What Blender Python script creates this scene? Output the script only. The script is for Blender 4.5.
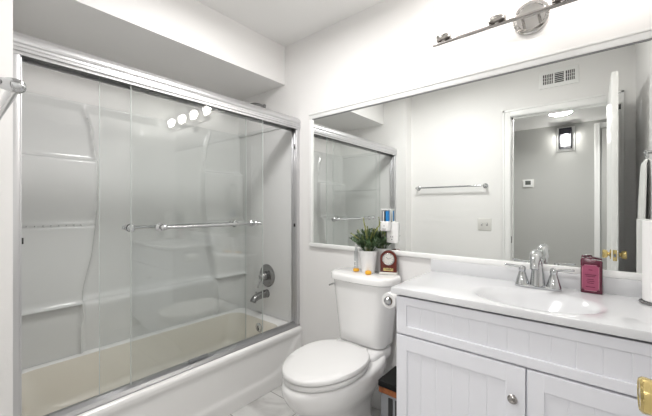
import bpy, bmesh, math, random
from mathutils import Vector, Matrix
PI = math.pi
random.seed(7)
for o in list(bpy.data.objects):
    bpy.data.objects.remove(o)
scene = bpy.context.scene
col = scene.collection

# ------------------------------------------------------------------ camera
cam_data = bpy.data.cameras.new('camera')
cam_data.lens = 319.1 * 36.0 / 652.0
cam_data.sensor_width = 36.0
cam_data.sensor_fit = 'HORIZONTAL'
cam_data.clip_start = 0.02
cam = bpy.data.objects.new('camera', cam_data)
col.objects.link(cam)
cam.location = (0.0, -1.68, 1.205)
cam.rotation_euler = (math.radians(90), 0, math.radians(39.65))
scene.camera = cam

# ------------------------------------------------------------------ world, exposure
world = bpy.data.worlds.new('world')
scene.world = world
world.use_nodes = True
world.node_tree.nodes['Background'].inputs[0].default_value = (0.9, 0.93, 1.0, 1)
world.node_tree.nodes['Background'].inputs[1].default_value = 0.3
scene.view_settings.view_transform = 'Standard'
scene.view_settings.look = 'None'
scene.view_settings.gamma = 1.0
scene.view_settings.use_curve_mapping = False
scene.view_settings.exposure = 0.11
BULB = 38.0
SCONCE = 110.0
HALL_W = 36.0        # watts of the hall ceiling lamp
BATH_FILL_W = 15.5       # watts of the fill light added in the bathroom, out of view

def area(name, loc, size, watts, colour=(1, 1, 1), rot=(0, 0, 0)):
    d = bpy.data.lights.new(name, 'AREA')
    d.shape = 'DISK'
    d.size = size
    d.energy = watts
    d.color = colour
    o = bpy.data.objects.new(name, d)
    col.objects.link(o)
    o.location = loc
    o.rotation_euler = rot
    return o
area('hall_ceiling_lamp_light', (-0.24, -2.42, 2.200), 0.20, HALL_W, (1, 0.985, 0.97), (math.radians(12), 0, 0))
area('added_bathroom_fill_light', (-1.05, -0.80, 2.375), 0.34, BATH_FILL_W, (1, 0.985, 0.97))  # unseen fill, added to brighten the bathroom

# ------------------------------------------------------------------ materials
def new_mat(name):
    m = bpy.data.materials.new(name)
    m.use_nodes = True
    return m, m.node_tree, m.node_tree.nodes['Principled BSDF']

def mat(name, c, rough=0.5, metal=0.0, bump=0.0, bscale=60.0, coat=0.0, spec=0.5, vary=0.0, vscale=5.0):
    m, t, b = new_mat(name)
    b.inputs['Base Color'].default_value = (*c, 1)
    b.inputs['Roughness'].default_value = rough
    b.inputs['Metallic'].default_value = metal
    b.inputs['Coat Weight'].default_value = coat
    b.inputs['Coat Roughness'].default_value = 0.08
    b.inputs['Specular IOR Level'].default_value = spec
    tc = t.nodes.new('ShaderNodeTexCoord')
    if vary:
        n = t.nodes.new('ShaderNodeTexNoise')
        n.inputs['Scale'].default_value = vscale
        n.inputs['Detail'].default_value = 5
        r = t.nodes.new('ShaderNodeValToRGB')
        r.color_ramp.elements[0].position = 0.3
        r.color_ramp.elements[1].position = 0.7
        r.color_ramp.elements[0].color = (*[x * (1 - vary) for x in c], 1)
        r.color_ramp.elements[1].color = (*[min(1, x * (1 + vary * .5)) for x in c], 1)
        t.links.new(tc.outputs['Object'], n.inputs['Vector'])
        t.links.new(n.outputs['Fac'], r.inputs['Fac'])
        t.links.new(r.outputs['Color'], b.inputs['Base Color'])
    if bump:
        n2 = t.nodes.new('ShaderNodeTexNoise')
        n2.inputs['Scale'].default_value = bscale
        n2.inputs['Detail'].default_value = 4
        bp = t.nodes.new('ShaderNodeBump')
        bp.inputs['Strength'].default_value = bump
        bp.inputs['Distance'].default_value = 0.002
        t.links.new(tc.outputs['Object'], n2.inputs['Vector'])
        t.links.new(n2.outputs['Fac'], bp.inputs['Height'])
        t.links.new(bp.outputs['Normal'], b.inputs['Normal'])
    return m

def glass_mat(name, tint=(0.97, 0.99, 0.98), f0=0.04, rough=0.0, power=5.0):
    """clear thin glass: Schlick mix of see-through and mirror reflection"""
    m, t, b = new_mat(name)
    t.nodes.remove(b)
    out = t.nodes['Material Output']
    lw = t.nodes.new('ShaderNodeLayerWeight')
    lw.inputs['Blend'].default_value = 0.5
    p = t.nodes.new('ShaderNodeMath'); p.operation = 'POWER'; p.inputs[1].default_value = power
    ma = t.nodes.new('ShaderNodeMath'); ma.operation = 'MULTIPLY_ADD'
    ma.inputs[1].default_value = 1 - f0; ma.inputs[2].default_value = f0
    tr = t.nodes.new('ShaderNodeBsdfTransparent'); tr.inputs[0].default_value = (*tint, 1)
    gl = t.nodes.new('ShaderNodeBsdfGlossy'); gl.inputs['Roughness'].default_value = rough
    mx = t.nodes.new('ShaderNodeMixShader')
    t.links.new(lw.outputs['Facing'], p.inputs[0])
    t.links.new(p.outputs[0], ma.inputs[0])
    t.links.new(ma.outputs[0], mx.inputs[0])
    t.links.new(tr.outputs[0], mx.inputs[1])
    t.links.new(gl.outputs[0], mx.inputs[2])
    t.links.new(mx.outputs[0], out.inputs[0])
    return m

def emit_mat(name, c, s):
    m, t, b = new_mat(name)
    b.inputs['Base Color'].default_value = (*c, 1)
    b.inputs['Emission Color'].default_value = (*c, 1)
    b.inputs['Emission Strength'].default_value = s
    return m

M = {}
M['wall'] = mat('wall_paint', (0.86, 0.85, 0.84), 0.55, bump=0.12, bscale=180)
M['hall'] = mat('shaded_hall_paint', (0.49, 0.49, 0.475), 0.6, bump=0.12, bscale=180)  # white wall paint darkened: the hall's shade is put into the colour
M['ceil'] = mat('ceiling_paint', (0.86, 0.855, 0.845), 0.7, bump=0.15, bscale=160)
M['trim'] = mat('trim_paint', (0.88, 0.88, 0.87), 0.35)
M['door'] = mat('door_paint', (0.88, 0.88, 0.87), 0.3)
M['surround'] = mat('acrylic_surround', (0.74, 0.745, 0.74), 0.16, coat=0.3)
M['tub'] = mat('tub_enamel', (0.90, 0.895, 0.885), 0.15, coat=0.4)
M['basin'] = mat('tub_basin_enamel', (0.85, 0.81, 0.73), 0.2, coat=0.4)
M['porcelain'] = mat('porcelain', (0.87, 0.865, 0.86), 0.1, coat=0.5)
M['seat'] = mat('seat_plastic', (0.79, 0.785, 0.78), 0.25)
M['cabinet'] = mat('cabinet_paint', (0.83, 0.835, 0.88), 0.35)
M['gap'] = mat('cabinet_gap', (0.16, 0.16, 0.18), 0.6)
M['counter'] = mat('cultured_marble', (0.69, 0.695, 0.71), 0.14, coat=0.3, vary=0.025, vscale=3)
M['chrome'] = mat('chrome', (0.60, 0.61, 0.62), 0.07, 1.0)
M['alu'] = mat('satin_aluminium', (0.66, 0.66, 0.67), 0.36, 1.0)
M['track'] = mat('dark_reflection_aluminium', (0.42, 0.42, 0.43), 0.32, 1.0)  # frame metal made darker: the track's dark reflection is put into the colour
M['nickel'] = mat('brushed_nickel', (0.42, 0.40, 0.385), 0.24, 1.0)
M['nickel_plate'] = mat('polished_nickel', (0.62, 0.605, 0.59), 0.12, 1.0)
M['dark_nickel'] = mat('dark_nickel', (0.32, 0.32, 0.32), 0.25, 1.0)
M['brass'] = mat('polished_brass', (0.70, 0.55, 0.24), 0.16, 1.0)
M['black'] = mat('black_rubber', (0.02, 0.02, 0.02), 0.5)
M['seal'] = mat('dark_grey_seal', (0.10, 0.10, 0.10), 0.5)
M['glass'] = glass_mat('shower_glass', (0.982, 0.99, 0.986), 0.05)
M['edge'] = mat('glass_edge_green', (0.60, 0.64, 0.62), 0.15)
M['clear'] = glass_mat('lamp_glass', (0.985, 0.985, 0.985), 0.03)
M['bulb'] = emit_mat('bulb_glow', (1.0, 0.965, 0.92), BULB)
M['sbulb'] = emit_mat('sconce_bulb_glow', (1.0, 0.97, 0.93), SCONCE)
M['lampglow'] = emit_mat('ceiling_lamp_glow', (1.0, 0.98, 0.95), 1.5)
M['paper'] = mat('white_paper', (0.87, 0.86, 0.85), 0.9, bump=0.3, bscale=90)
M['towel'] = mat('white_terry', (0.78, 0.78, 0.76), 0.95, bump=1.0, bscale=260)
M['pot'] = mat('white_ceramic_pot', (0.85, 0.85, 0.85), 0.3)
M['soil'] = mat('dark_soil', (0.05, 0.035, 0.02), 0.9)
M['leaf'] = mat('green_leaf', (0.085, 0.15, 0.065), 0.45, vary=0.6, vscale=30)
M['spike'] = mat('yellow_green_spike', (0.32, 0.34, 0.10), 0.5, vary=0.5, vscale=40)
M['orange'] = mat('orange_wax', (0.82, 0.42, 0.03), 0.35)
M['mahogany'] = mat('mahogany', (0.13, 0.018, 0.010), 0.22, coat=0.5, vary=0.5, vscale=15)
M['dial'] = mat('clock_dial', (0.72, 0.70, 0.66), 0.4)
M['ink'] = mat('dark_ink', (0.03, 0.03, 0.03), 0.5)
M['plum'] = mat('plum_plastic', (0.10, 0.010, 0.03), 0.22, coat=0.3)
M['pink'] = mat('pink_label', (0.34, 0.065, 0.135), 0.5)
M['pinkline'] = mat('label_line_pink', (0.75, 0.38, 0.45), 0.5)
M['plastic'] = mat('white_plastic', (0.84, 0.84, 0.83), 0.35)
M['ivory'] = mat('ivory_plastic', (0.74, 0.73, 0.70), 0.4)
M['lcd'] = mat('grey_display', (0.10, 0.11, 0.10), 0.3)
M['blue'] = mat('blue_plastic', (0.02, 0.22, 0.55), 0.35)
M['grey'] = mat('grey_plastic', (0.28, 0.28, 0.29), 0.4)
M['lid'] = mat('black_lid_plastic', (0.008, 0.008, 0.008), 0.7, spec=0.2)
M['rust'] = mat('copper_brown_rim', (0.33, 0.10, 0.025), 0.4, vary=0.8, vscale=25)
M['tissue'] = mat('tissue_card', (0.45, 0.38, 0.30), 0.9)
M['steel'] = mat('steel_grey', (0.30, 0.31, 0.33), 0.3, 0.7)

def tile_mat():
    m, t, b = new_mat('marble_floor_tile')
    tc = t.nodes.new('ShaderNodeTexCoord')
    mp = t.nodes.new('ShaderNodeMapping')
    mp.inputs['Location'].default_value = (1.33, 0.297, 0)
    br = t.nodes.new('ShaderNodeTexBrick')
    br.offset = 0.0
    br.inputs['Scale'].default_value = 1.0
    br.inputs['Brick Width'].default_value = 0.305
    br.inputs['Row Height'].default_value = 0.305
    br.inputs['Mortar Size'].default_value = 0.0025
    br.inputs['Mortar Smooth'].default_value = 0.1
    br.inputs['Color1'].default_value = (1, 1, 1, 1)
    br.inputs['Color2'].default_value = (0.92, 0.92, 0.92, 1)
    br.inputs['Mortar'].default_value = (0.30, 0.29, 0.28, 1)
    n = t.nodes.new('ShaderNodeTexNoise')
    n.inputs['Scale'].default_value = 3.5
    n.inputs['Detail'].default_value = 8
    n.inputs['Distortion'].default_value = 1.6
    r = t.nodes.new('ShaderNodeValToRGB')
    r.color_ramp.elements[0].position = 0.38
    r.color_ramp.elements[0].color = (0.50, 0.49, 0.48, 1)
    r.color_ramp.elements[1].position = 0.56
    r.color_ramp.elements[1].color = (0.70, 0.695, 0.68, 1)
    mx = t.nodes.new('ShaderNodeMix'); mx.data_type = 'RGBA'; mx.blend_type = 'MULTIPLY'
    mx.inputs['Factor'].default_value = 1.0
    t.links.new(tc.outputs['Object'], mp.inputs['Vector'])
    t.links.new(mp.outputs['Vector'], br.inputs['Vector'])
    t.links.new(mp.outputs['Vector'], n.inputs['Vector'])
    t.links.new(n.outputs['Fac'], r.inputs['Fac'])
    t.links.new(r.outputs['Color'], mx.inputs['A'])
    t.links.new(br.outputs['Color'], mx.inputs['B'])
    t.links.new(mx.outputs['Result'], b.inputs['Base Color'])
    b.inputs['Roughness'].default_value = 0.3
    return m
M['tile'] = tile_mat()

def mirror_mat():
    m, t, b = new_mat('mirror_silver')
    b.inputs['Base Color'].default_value = (0.90, 0.92, 0.905, 1)
    b.inputs['Metallic'].default_value = 1.0
    b.inputs['Roughness'].default_value = 0.0
    return m
M['mirror'] = mirror_mat()

# ------------------------------------------------------------------ helpers
def link_mesh(name, bm, m, parent=None, smooth=True, angle=35):
    bmesh.ops.recalc_face_normals(bm, faces=bm.faces)
    me = bpy.data.meshes.new(name)
    bm.to_mesh(me)
    bm.free()
    if smooth:
        for p in me.polygons:
            p.use_smooth = True
        me.set_sharp_from_angle(angle=math.radians(angle))
    if m is not None:
        me.materials.append(m)
    o = bpy.data.objects.new(name, me)
    col.objects.link(o)
    if parent is not None:
        o.parent = parent
        o.matrix_parent_inverse = Matrix.Translation(-Vector(world_loc(parent)))
    return o

def world_loc(o):
    """position of a parent chain of unrotated objects built in world coordinates"""
    if o.type == 'EMPTY':
        return o.location
    return Vector((0, 0, 0)) if o.parent is None or o.type == 'MESH' else o.location

def tag(o, label, cat, group=None, kind=None):
    if label: o['label'] = label
    if cat: o['category'] = cat
    if group: o['group'] = group
    if kind: o['kind'] = kind
    return o

def thing(name, loc, label, cat, group=None, kind=None):
    o = bpy.data.objects.new(name, None)
    o.empty_display_size = 0.05
    col.objects.link(o)
    o.location = loc
    return tag(o, label, cat, group, kind)

def part(name, bm, m, parent, **k):
    """child mesh; vertices given in world coordinates"""
    o = link_mesh(name, bm, m, None, **k)
    o.parent = parent
    root = parent
    off = Vector((0, 0, 0))
    while root is not None:
        off += root.location
        root = root.parent
    o.data.transform(Matrix.Translation(-off))
    return o

def struct(name, bm, m, **k):
    o = link_mesh(name, bm, m, **k)
    o['kind'] = 'structure'
    return o

def B():
    return bmesh.new()

def box(bm, x0, x1, y0, y1, z0, z1, bev=0.0, seg=2):
    r = bmesh.ops.create_cube(bm, size=1.0)
    vs = r['verts']
    for v in vs:
        v.co = Vector(((x0 + x1) / 2 + v.co.x * (x1 - x0), (y0 + y1) / 2 + v.co.y * (y1 - y0), (z0 + z1) / 2 + v.co.z * (z1 - z0)))
    if bev > 0:
        es = list({e for v in vs for e in v.link_edges})
        bmesh.ops.bevel(bm, geom=es, offset=bev, segments=seg, affect='EDGES', profile=0.5)
    return bm

def frame_of(d):
    d = Vector(d).normalized()
    up = Vector((0, 0, 1)) if abs(d.z) < 0.95 else Vector((0, 1, 0))
    a = d.cross(up).normalized()
    return a, d.cross(a).normalized(), d

def lathe(bm, c, axis, prof, n=32, sx=1.0, sy=1.0, cap=True):
    """prof: list of (radius, distance along axis)"""
    a, b, d = frame_of(axis)
    c = Vector(c)
    rings = []
    for r, h in prof:
        rings.append([bm.verts.new(c + d * h + (a * math.cos(2 * PI * i / n) * sx + b * math.sin(2 * PI * i / n) * sy) * max(r, 1e-5)) for i in range(n)])
    for p, q in zip(rings, rings[1:]):
        for i in range(n):
            bm.faces.new((p[i], p[(i + 1) % n], q[(i + 1) % n], q[i]))
    if cap:
        bm.faces.new(rings[0]); bm.faces.new(list(reversed(rings[-1])))
    return bm

def cyl(bm, a, b, r, n=20, r2=None):
    a = Vector(a); b = Vector(b)
    L = (b - a).length
    return lathe(bm, a, b - a, [(r, 0), (r2 if r2 is not None else r, L)], n)

def tube(bm, pts, radii, n=14, flat=1.0):
    """sweep a circle along a path"""
    pts = [Vector(p) for p in pts]
    if not isinstance(radii, (list, tuple)): radii = [radii] * len(pts)
    rings = []
    prev = None
    for i, p in enumerate(pts):
        d = (pts[min(i + 1, len(pts) - 1)] - pts[max(i - 1, 0)]).normalized()
        if prev is None:
            a, b, _ = frame_of(d)
        else:
            a = (prev - d * prev.dot(d)).normalized()
            b = d.cross(a).normalized()
        prev = a
        rings.append([bm.verts.new(p + (a * math.cos(2 * PI * k / n) + b * flat * math.sin(2 * PI * k / n)) * radii[i]) for k in range(n)])
    for p, q in zip(rings, rings[1:]):
        for k in range(n):
            bm.faces.new((p[k], p[(k + 1) % n], q[(k + 1) % n], q[k]))
    bm.faces.new(rings[0]); bm.faces.new(list(reversed(rings[-1])))
    return bm

def smooth_path(ctrl, n=8):
    """Catmull-Rom through control points"""
    P = [Vector(c) for c in ctrl]
    P = [P[0] * 2 - P[1]] + P + [P[-1] * 2 - P[-2]]
    out = []
    for i in range(1, len(P) - 2):
        for k in range(n):
            t = k / n
            a, b, c, d = P[i - 1], P[i], P[i + 1], P[i + 2]
            out.append(0.5 * ((2 * b) + (c - a) * t + (2 * a - 5 * b + 4 * c - d) * t * t + (3 * b - a - 3 * c + d) * t ** 3))
    out.append(P[-2])
    return out

def loft(bm, rings, cap0=True, cap1=True):
    R = [[bm.verts.new(p) for p in r] for r in rings]
    n = len(R[0])
    for p, q in zip(R, R[1:]):
        for i in range(n):
            bm.faces.new((p[i], p[(i + 1) % n], q[(i + 1) % n], q[i]))
    if cap0: bm.faces.new(list(reversed(R[0])))
    if cap1: bm.faces.new(R[-1])
    return R

def rrect(x0, x1, y0, y1, r, z, n=8):
    """rounded rectangle ring, counter clockwise"""
    r = min(r, (x1 - x0) / 2 - 1e-4, (y1 - y0) / 2 - 1e-4)
    pts = []
    for cx, cy, a0 in ((x1 - r, y1 - r, 0), (x0 + r, y1 - r, 90), (x0 + r, y0 + r, 180), (x1 - r, y0 + r, 270)):
        for k in range(n + 1):
            a = math.radians(a0 + 90 * k / n)
            pts.append(Vector((cx + r * math.cos(a), cy + r * math.sin(a), z)))
    return pts

def extrude_profile(bm, prof, axis, a0, a1):
    """prof: closed list of 2-D points; axis 'x' -> (y,z), 'y' -> (x,z), 'z' -> (x,y)"""
    def P(u, v, a):
        return {'x': (a, u, v), 'y': (u, a, v), 'z': (u, v, a)}[axis]
    r0 = [bm.verts.new(P(u, v, a0)) for u, v in prof]
    r1 = [bm.verts.new(P(u, v, a1)) for u, v in prof]
    n = len(prof)
    for i in range(n):
        bm.faces.new((r0[i], r0[(i + 1) % n], r1[(i + 1) % n], r1[i]))
    bm.faces.new(r0); bm.faces.new(list(reversed(r1)))
    return bm

# ================================================================== room shell
XR = 0.262          # right wall face
YF = -1.655         # wall with the doorway, room side
YT = -1.522         # end wall of the tub alcove
XL = -2.40          # far wall of the alcove
ZC = 2.437
HX0, HX1, HY = -1.75, 1.35, -3.32
struct('floor', box(B(), XL - 0.1, HX1 + 0.1, HY - 0.1, 0.1, -0.08, 0.0), M['tile'], smooth=False)
struct('wall_back', box(B(), XL - 0.1, XR + 0.1, 0.0, 0.1, 0, ZC + 0.1), M['wall'], smooth=False)
struct('wall_left', box(B(), XL - 0.1, XL, YF - 0.12, 0.0, 0, ZC + 0.1), M['wall'], smooth=False)
struct('wall_right', box(B(), XR, XR + 0.1, YF - 0.12, 0.0, 0, ZC + 0.1), M['wall'], smooth=False)
struct('ceiling', box(B(), XL, XR, YF - 0.12, 0.0, ZC, ZC + 0.1), M['ceil'], smooth=False)
DX0, DX1, DZ = -0.56, 0.132, 2.035
bm = B()
box(bm, XL, -1.53, YF - 0.12, YT, 0, ZC)
box(bm, -1.53, DX0 - 0.02, YF - 0.12, YF, 0, ZC)
box(bm, DX1 + 0.02, XR, YF - 0.12, YF, 0, ZC)
box(bm, DX0 - 0.02, DX1 + 0.02, YF - 0.12, YF, DZ + 0.02, ZC)
struct('wall_front', bm, M['wall'], smooth=False)
# ceiling soffit over the tub
struct('wall_soffit', box(B(), XL, -1.80, YT, 0.0, 2.147, ZC), M['wall'], smooth=False)
# hall beyond the doorway
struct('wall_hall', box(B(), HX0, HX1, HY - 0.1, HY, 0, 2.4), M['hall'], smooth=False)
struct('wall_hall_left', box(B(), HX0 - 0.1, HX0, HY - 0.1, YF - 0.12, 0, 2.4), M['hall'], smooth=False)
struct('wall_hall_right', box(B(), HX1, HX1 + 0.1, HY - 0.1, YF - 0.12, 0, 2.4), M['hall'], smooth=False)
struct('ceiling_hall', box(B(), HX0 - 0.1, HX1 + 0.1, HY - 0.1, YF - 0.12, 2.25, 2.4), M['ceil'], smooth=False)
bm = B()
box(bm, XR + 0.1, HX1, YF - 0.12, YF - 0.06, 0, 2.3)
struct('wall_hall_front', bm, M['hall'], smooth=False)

# jambs and casing of the bathroom doorway
bm = B()
box(bm, DX0 - 0.02, DX0, YF - 0.122, YF + 0.002, 0, DZ, 0.001)
box(bm, DX1, DX1 + 0.02, YF - 0.122, YF + 0.002, 0, DZ, 0.001)
box(bm, DX0 - 0.02, DX1 + 0.02, YF - 0.122, YF + 0.002, DZ, DZ + 0.02, 0.001)
box(bm, DX0, DX0 + 0.012, YF - 0.075, YF - 0.04, 0, DZ)
box(bm, DX0, DX1, YF - 0.075, YF - 0.04, DZ - 0.012, DZ)
struct('trim_1', bm, M['trim'])
def casing(bm, x0, x1, z1, yw, s):
    """three boards with a stepped colonial edge; s = direction the boards stand off the wall"""
    w = 0.062
    def bd(a0, a1, b0, b1, t):
        ys = sorted((yw, yw + s * t))
        box(bm, a0, a1, ys[0], ys[1], b0, b1, 0.002)
    bd(x0 - w, x0, 0, z1 + w, 0.010); bd(x0 - w, x0 - w + 0.018, 0, z1 + w, 0.016)
    bd(x1, x1 + w, 0, z1 + w, 0.010); bd(x1 + w - 0.018, x1 + w, 0, z1 + w, 0.016)
    bd(x0, x1, z1, z1 + w, 0.010); bd(x0 - w, x1 + w, z1 + w - 0.018, z1 + w, 0.016)
bm = B(); casing(bm, DX0 - 0.004, DX1 + 0.004, DZ + 0.004, YF, 1)
struct('trim_2', bm, M['trim'])
# latch strike plate on the jamb
struct('trim_strike_plate', box(B(), DX0 - 0.001, DX0 + 0.0025, YF - 0.036, YF - 0.008, 0.885, 0.945, 0.0008), M['dark_nickel'])

# baseboards
def baseboard(name, x0, x1, y0, y1):
    bm = B()
    box(bm, x0, x1, y0, y1, 0, 0.115, 0.003)
    if (x1 - x0) > (y1 - y0):
        ys = (y1 - 0.008, y1) if y1 > -0.5 else (y0, y0 + 0.008)
        box(bm, x0, x1, ys[0], ys[1], 0.11, 0.132, 0.002)
    else:
        box(bm, x1 - 0.008, x1, y0, y1, 0.11, 0.132, 0.002)
    struct(name, bm, M['trim'])
baseboard('baseboard_back', -1.605, -0.64, -0.014, 0.0)
baseboard('baseboard_front', -1.53, DX0 - 0.07, YF, YF + 0.014)
baseboard('baseboard_hall', HX0, -0.02, HY, HY + 0.014)
# door casing and dark door on the hall wall
bm = B()
box(bm, 0.035, 0.085, HY, HY + 0.014, 0, 2.215, 0.003)
box(bm, 0.075, 0.089, HY, HY + 0.022, 0, 2.215, 0.003)
box(bm, 0.085, 0.90, HY, HY + 0.014, 2.15, 2.215, 0.003)
struct('trim_3', bm, M['trim'])
bm = B()
box(bm, 0.105, 0.86, HY + 0.002, HY + 0.02, 0.01, 2.145, 0.003)
for z0, z1 in ((0.15, 0.95), (1.1, 2.0)):
    for x0, x1 in ((0.19, 0.45), (0.53, 0.79)):
        box(bm, x0, x1, HY + 0.018, HY + 0.026, z0, z1, 0.006)
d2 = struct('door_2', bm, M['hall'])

# ------------------------------------------------------------------ bathroom door, opened into the room
d1 = thing('door_1', (0.111, YF, 0), None, None, kind='structure')
bm = B()
YE = -0.930
X0, X1 = 0.098, 0.1295
box(bm, X0, X1, YF + 0.006, YE, 0.012, 2.03, 0.0015)
part('door_slab', bm, M['door'], d1)
def knob(px, s):
    """round brass knob on its rose; s = side of the slab"""
    bm = B()
    lathe(bm, (px, -0.992, 0.918), (s, 0, 0), [(0.031, 0), (0.031, 0.002), (0.026, 0.005), (0.012, 0.007), (0.0115, 0.014), (0.0205, 0.016),
        (0.0245, 0.022), (0.0265, 0.032), (0.0265, 0.037), (0.0235, 0.0405), (0.0225, 0.0395), (0.010, 0.0395), (0.004, 0.0405)], 32)
    return bm
part('door_knob', knob(X0, -1), M['brass'], d1)
part('door_knob', knob(X1, 1), M['brass'], d1)
bm = B(); box(bm, X0 + 0.006, X1 - 0.006, YE - 0.001, YE + 0.0015, 0.885, 0.951, 0.0006)
lt = part('latch_plate', bm, M['brass'], d1)
bm = B(); box(bm, 0.107, 0.120, YE, YE + 0.010, 0.908, 0.928, 0.002)
part('latch_bolt', bm, M['dark_nickel'], lt)
for z in (0.25, 1.75):
    part('door_hinge', cyl(B(), (0.133, YF + 0.012, z), (0.133, YF + 0.012, z + 0.09), 0.0035, 12), M['brass'], d1)
# over-door hook seen as a dark mark on the slab edge
bm = B(); box(bm, X1 - 0.002, X1 + 0.012, -0.945, -0.935, 1.80, 1.83, 0.002)
part('coat_hook', bm, M['black'], d1)

# ================================================================== bathtub
TX0, TX1, TZ = -2.39, -1.612, 0.344
tub = thing('bathtub', (-2.0, -0.76, 0), 'white alcove bathtub with a cream basin and a moulded apron, left of the toilet', 'bathtub')
def tring(d, z, r):
    return rrect(TX0 + d, TX1 - d, YT + 0.002 + d, -0.002 - d, r, z)
bm = B()
ring_a = rrect(TX0, TX1 - 0.004, YT + 0.002, -0.002, 0.004, TZ - 0.02)
ring_b = rrect(TX0, TX1 - 0.006, YT + 0.002, -0.002, 0.006, TZ - 0.008)
ring_c = rrect(TX0 + 0.003, TX1 - 0.014, YT + 0.005, -0.005, 0.008, TZ)
ring_d = rrect(TX0 + 0.095, TX1 - 0.10, YT + 0.05, -0.085, 0.10, TZ + 0.001)
ring_e = rrect(TX0 + 0.102, TX1 - 0.107, YT + 0.058, -0.093, 0.10, TZ - 0.004)
loft(bm, [ring_a, ring_b, ring_c, ring_d, ring_e], False, False)
part('tub_rim', bm, M['tub'], tub, angle=50)
bm = B()
rs = [ring_e]
for k in range(1, 9):
    t = k / 8
    rs.append(rrect(TX0 + 0.102 + 0.03 * t, TX1 - 0.107 - 0.05 * t, YT + 0.058 + 0.07 * t ** 1.3, -0.093 - 0.05 * t, 0.10 + 0.03 * t, TZ - 0.004 - 0.21 * t))
for t in (0.3, 0.6, 0.85, 1.0):
    q = 0.07 * t
    rs.append(rrect(TX0 + 0.132 + q, TX1 - 0.157 - q, YT + 0.128 + q, -0.143 - q, 0.13, TZ - 0.214 - 0.045 * math.sin(t * PI / 2)))
loft(bm, rs, False, True)
part('tub_basin', bm, M['basin'], tub, angle=60)
# apron as a height field with the swept crease
bm = B()
ny, nz = 110, 44
def crease(y):
    # height of the crease at y
    e = min(abs(y), abs(y + 1.522))
    return 0.092 + 0.20 * math.exp(-(max(e - 0.03, 0) / 0.11) ** 1.6)
grid = []
for i in range(ny + 1):
    y = YT + 0.002 + (1.518) * i / ny
    rowv = []
    for k in range(nz + 1):
        z = 0.001 + (TZ - 0.021) * k / nz
        d = z - crease(y)
        s = 1 / (1 + math.exp(-d / 0.006))
        top = 1 / (1 + math.exp(-(z - 0.295) / 0.006))
        x = TX1 - 0.004 - 0.011 * s * (1 - top) - 0.002 * (1 - s)
        rowv.append(bm.verts.new((x, y, z)))
    grid.append(rowv)
for i in range(ny):
    for k in range(nz):
        bm.faces.new((grid[i][k], grid[i + 1][k], grid[i + 1][k + 1], grid[i][k + 1]))
part('tub_apron', bm, M['tub'], tub, angle=80)
# overflow plate, drain, small fittings in the basin
bm = B(); lathe(bm, (-1.965, -0.115, 0.285), (0, -1, -0.12), [(0.036, 0), (0.036, 0.006), (0.030, 0.011), (0.010, 0.013)], 28)
ov = part('overflow_plate', bm, M['chrome'], tub)
bm = B(); box(bm, -1.969, -1.961, -0.135, -0.126, 0.262, 0.30, 0.002)
part('overflow_lever', bm, M['dark_nickel'], ov)
bm = B(); lathe(bm, (-2.0, -0.32, 0.086), (0, 0, 1), [(0.034, 0), (0.034, 0.003), (0.024, 0.005), (0.022, 0.001)], 24)
part('drain', bm, M['chrome'], tub)

# ------------------------------------------------------------------ surround
sur = thing('tub_surround', (-2.39, -0.76, TZ), 'white moulded tub surround with corner shelves behind the glass doors', 'shower surround')
SZ0, SZ1 = TZ + 0.002, 1.845
XS = -2.392
def ridge_l(z):
    pts = [(0.34, -1.150), (0.45, -1.150), (0.71, -1.140), (0.947, -1.092), (1.25, -1.062), (1.47, -1.060), (1.68, -1.086), (1.84, -1.13)]
    for (a, ya), (b, yb) in zip(pts, pts[1:]):
        if z <= b:
            t = (z - a) / (b - a); t = t * t * (3 - 2 * t) * 0.3 + t * 0.7
            return ya + (yb - ya) * t
    return pts[-1][1]
def ridge_r(z):
    return -1.522 - ridge_l(z) + 0.115
zs = []
zlev = [(SZ0, 0.60), (0.60, 0.638), (0.638, 0.646), (0.646, 1.085), (1.085, 1.099), (1.099, 1.106), (1.106, 1.48), (1.48, 1.496), (1.496, 1.504), (1.504, 1.80), (1.80, SZ1)]
for a, b in zlev:
    n = max(2, int((b - a) / 0.02))
    zs += [a + (b - a) * k / n for k in range(n)]
zs.append(SZ1)
def sstep(x, w): return 1 / (1 + math.exp(-max(-40, min(40, x / w))))
def sx(y, z):
    d = 0.0
    d += 0.055 * (1 - sstep(z - 0.642, 0.0025))                      # lower bench
    for yr, s in ((ridge_l(z), -1), (ridge_r(z), 1)):
        inside = sstep(s * (y - yr), 0.006)
        st = 0.0
        st += 0.040 * (1 - sstep(z - 1.102, 0.0025)) + 0.040 * (1 - sstep(z - 1.498, 0.0025))
        if z < 0.642: st *= 0.15
        d += inside * st
        if z < 1.82:
            d += 0.019 * math.exp(-((y - yr) / 0.010) ** 2)
    e = min(-y, y - YT)                                              # rounded end corners
    if e < 0.06:
        d += 0.06 - math.sqrt(max(0, 0.06 ** 2 - (0.06 - e) ** 2))
    d += 0.012 * sstep(z - 1.81, 0.003)
    return XS + d
bm = B()
ny = 190
G = []
for i in range(ny + 1):
    y = YT + 0.001 + 1.52 * i / ny
    G.append([bm.verts.new((sx(y, z), y, z)) for z in zs])
for i in range(ny):
    for k in range(len(zs) - 1):
        bm.faces.new((G[i][k], G[i + 1][k], G[i + 1][k + 1], G[i][k + 1]))
part('back_panel', bm, M['surround'], sur, angle=60)
bm = B()
for nm, yy, s in (('end_panel', -0.001, -1), ('end_panel', YT + 0.001, 1)):
    bm = B()
    ys = sorted((yy, yy + s * 0.008))
    box(bm, XS + 0.02, -1.706, ys[0], ys[1], SZ0, SZ1, 0.003)
    ys = sorted((yy, yy + s * 0.018))
    box(bm, XS + 0.02, -1.706, ys[0], ys[1], SZ1 - 0.03, SZ1, 0.006)
    ys = sorted((yy, yy + s * 0.03))
    part(nm, bm, M['surround'], sur)
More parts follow.
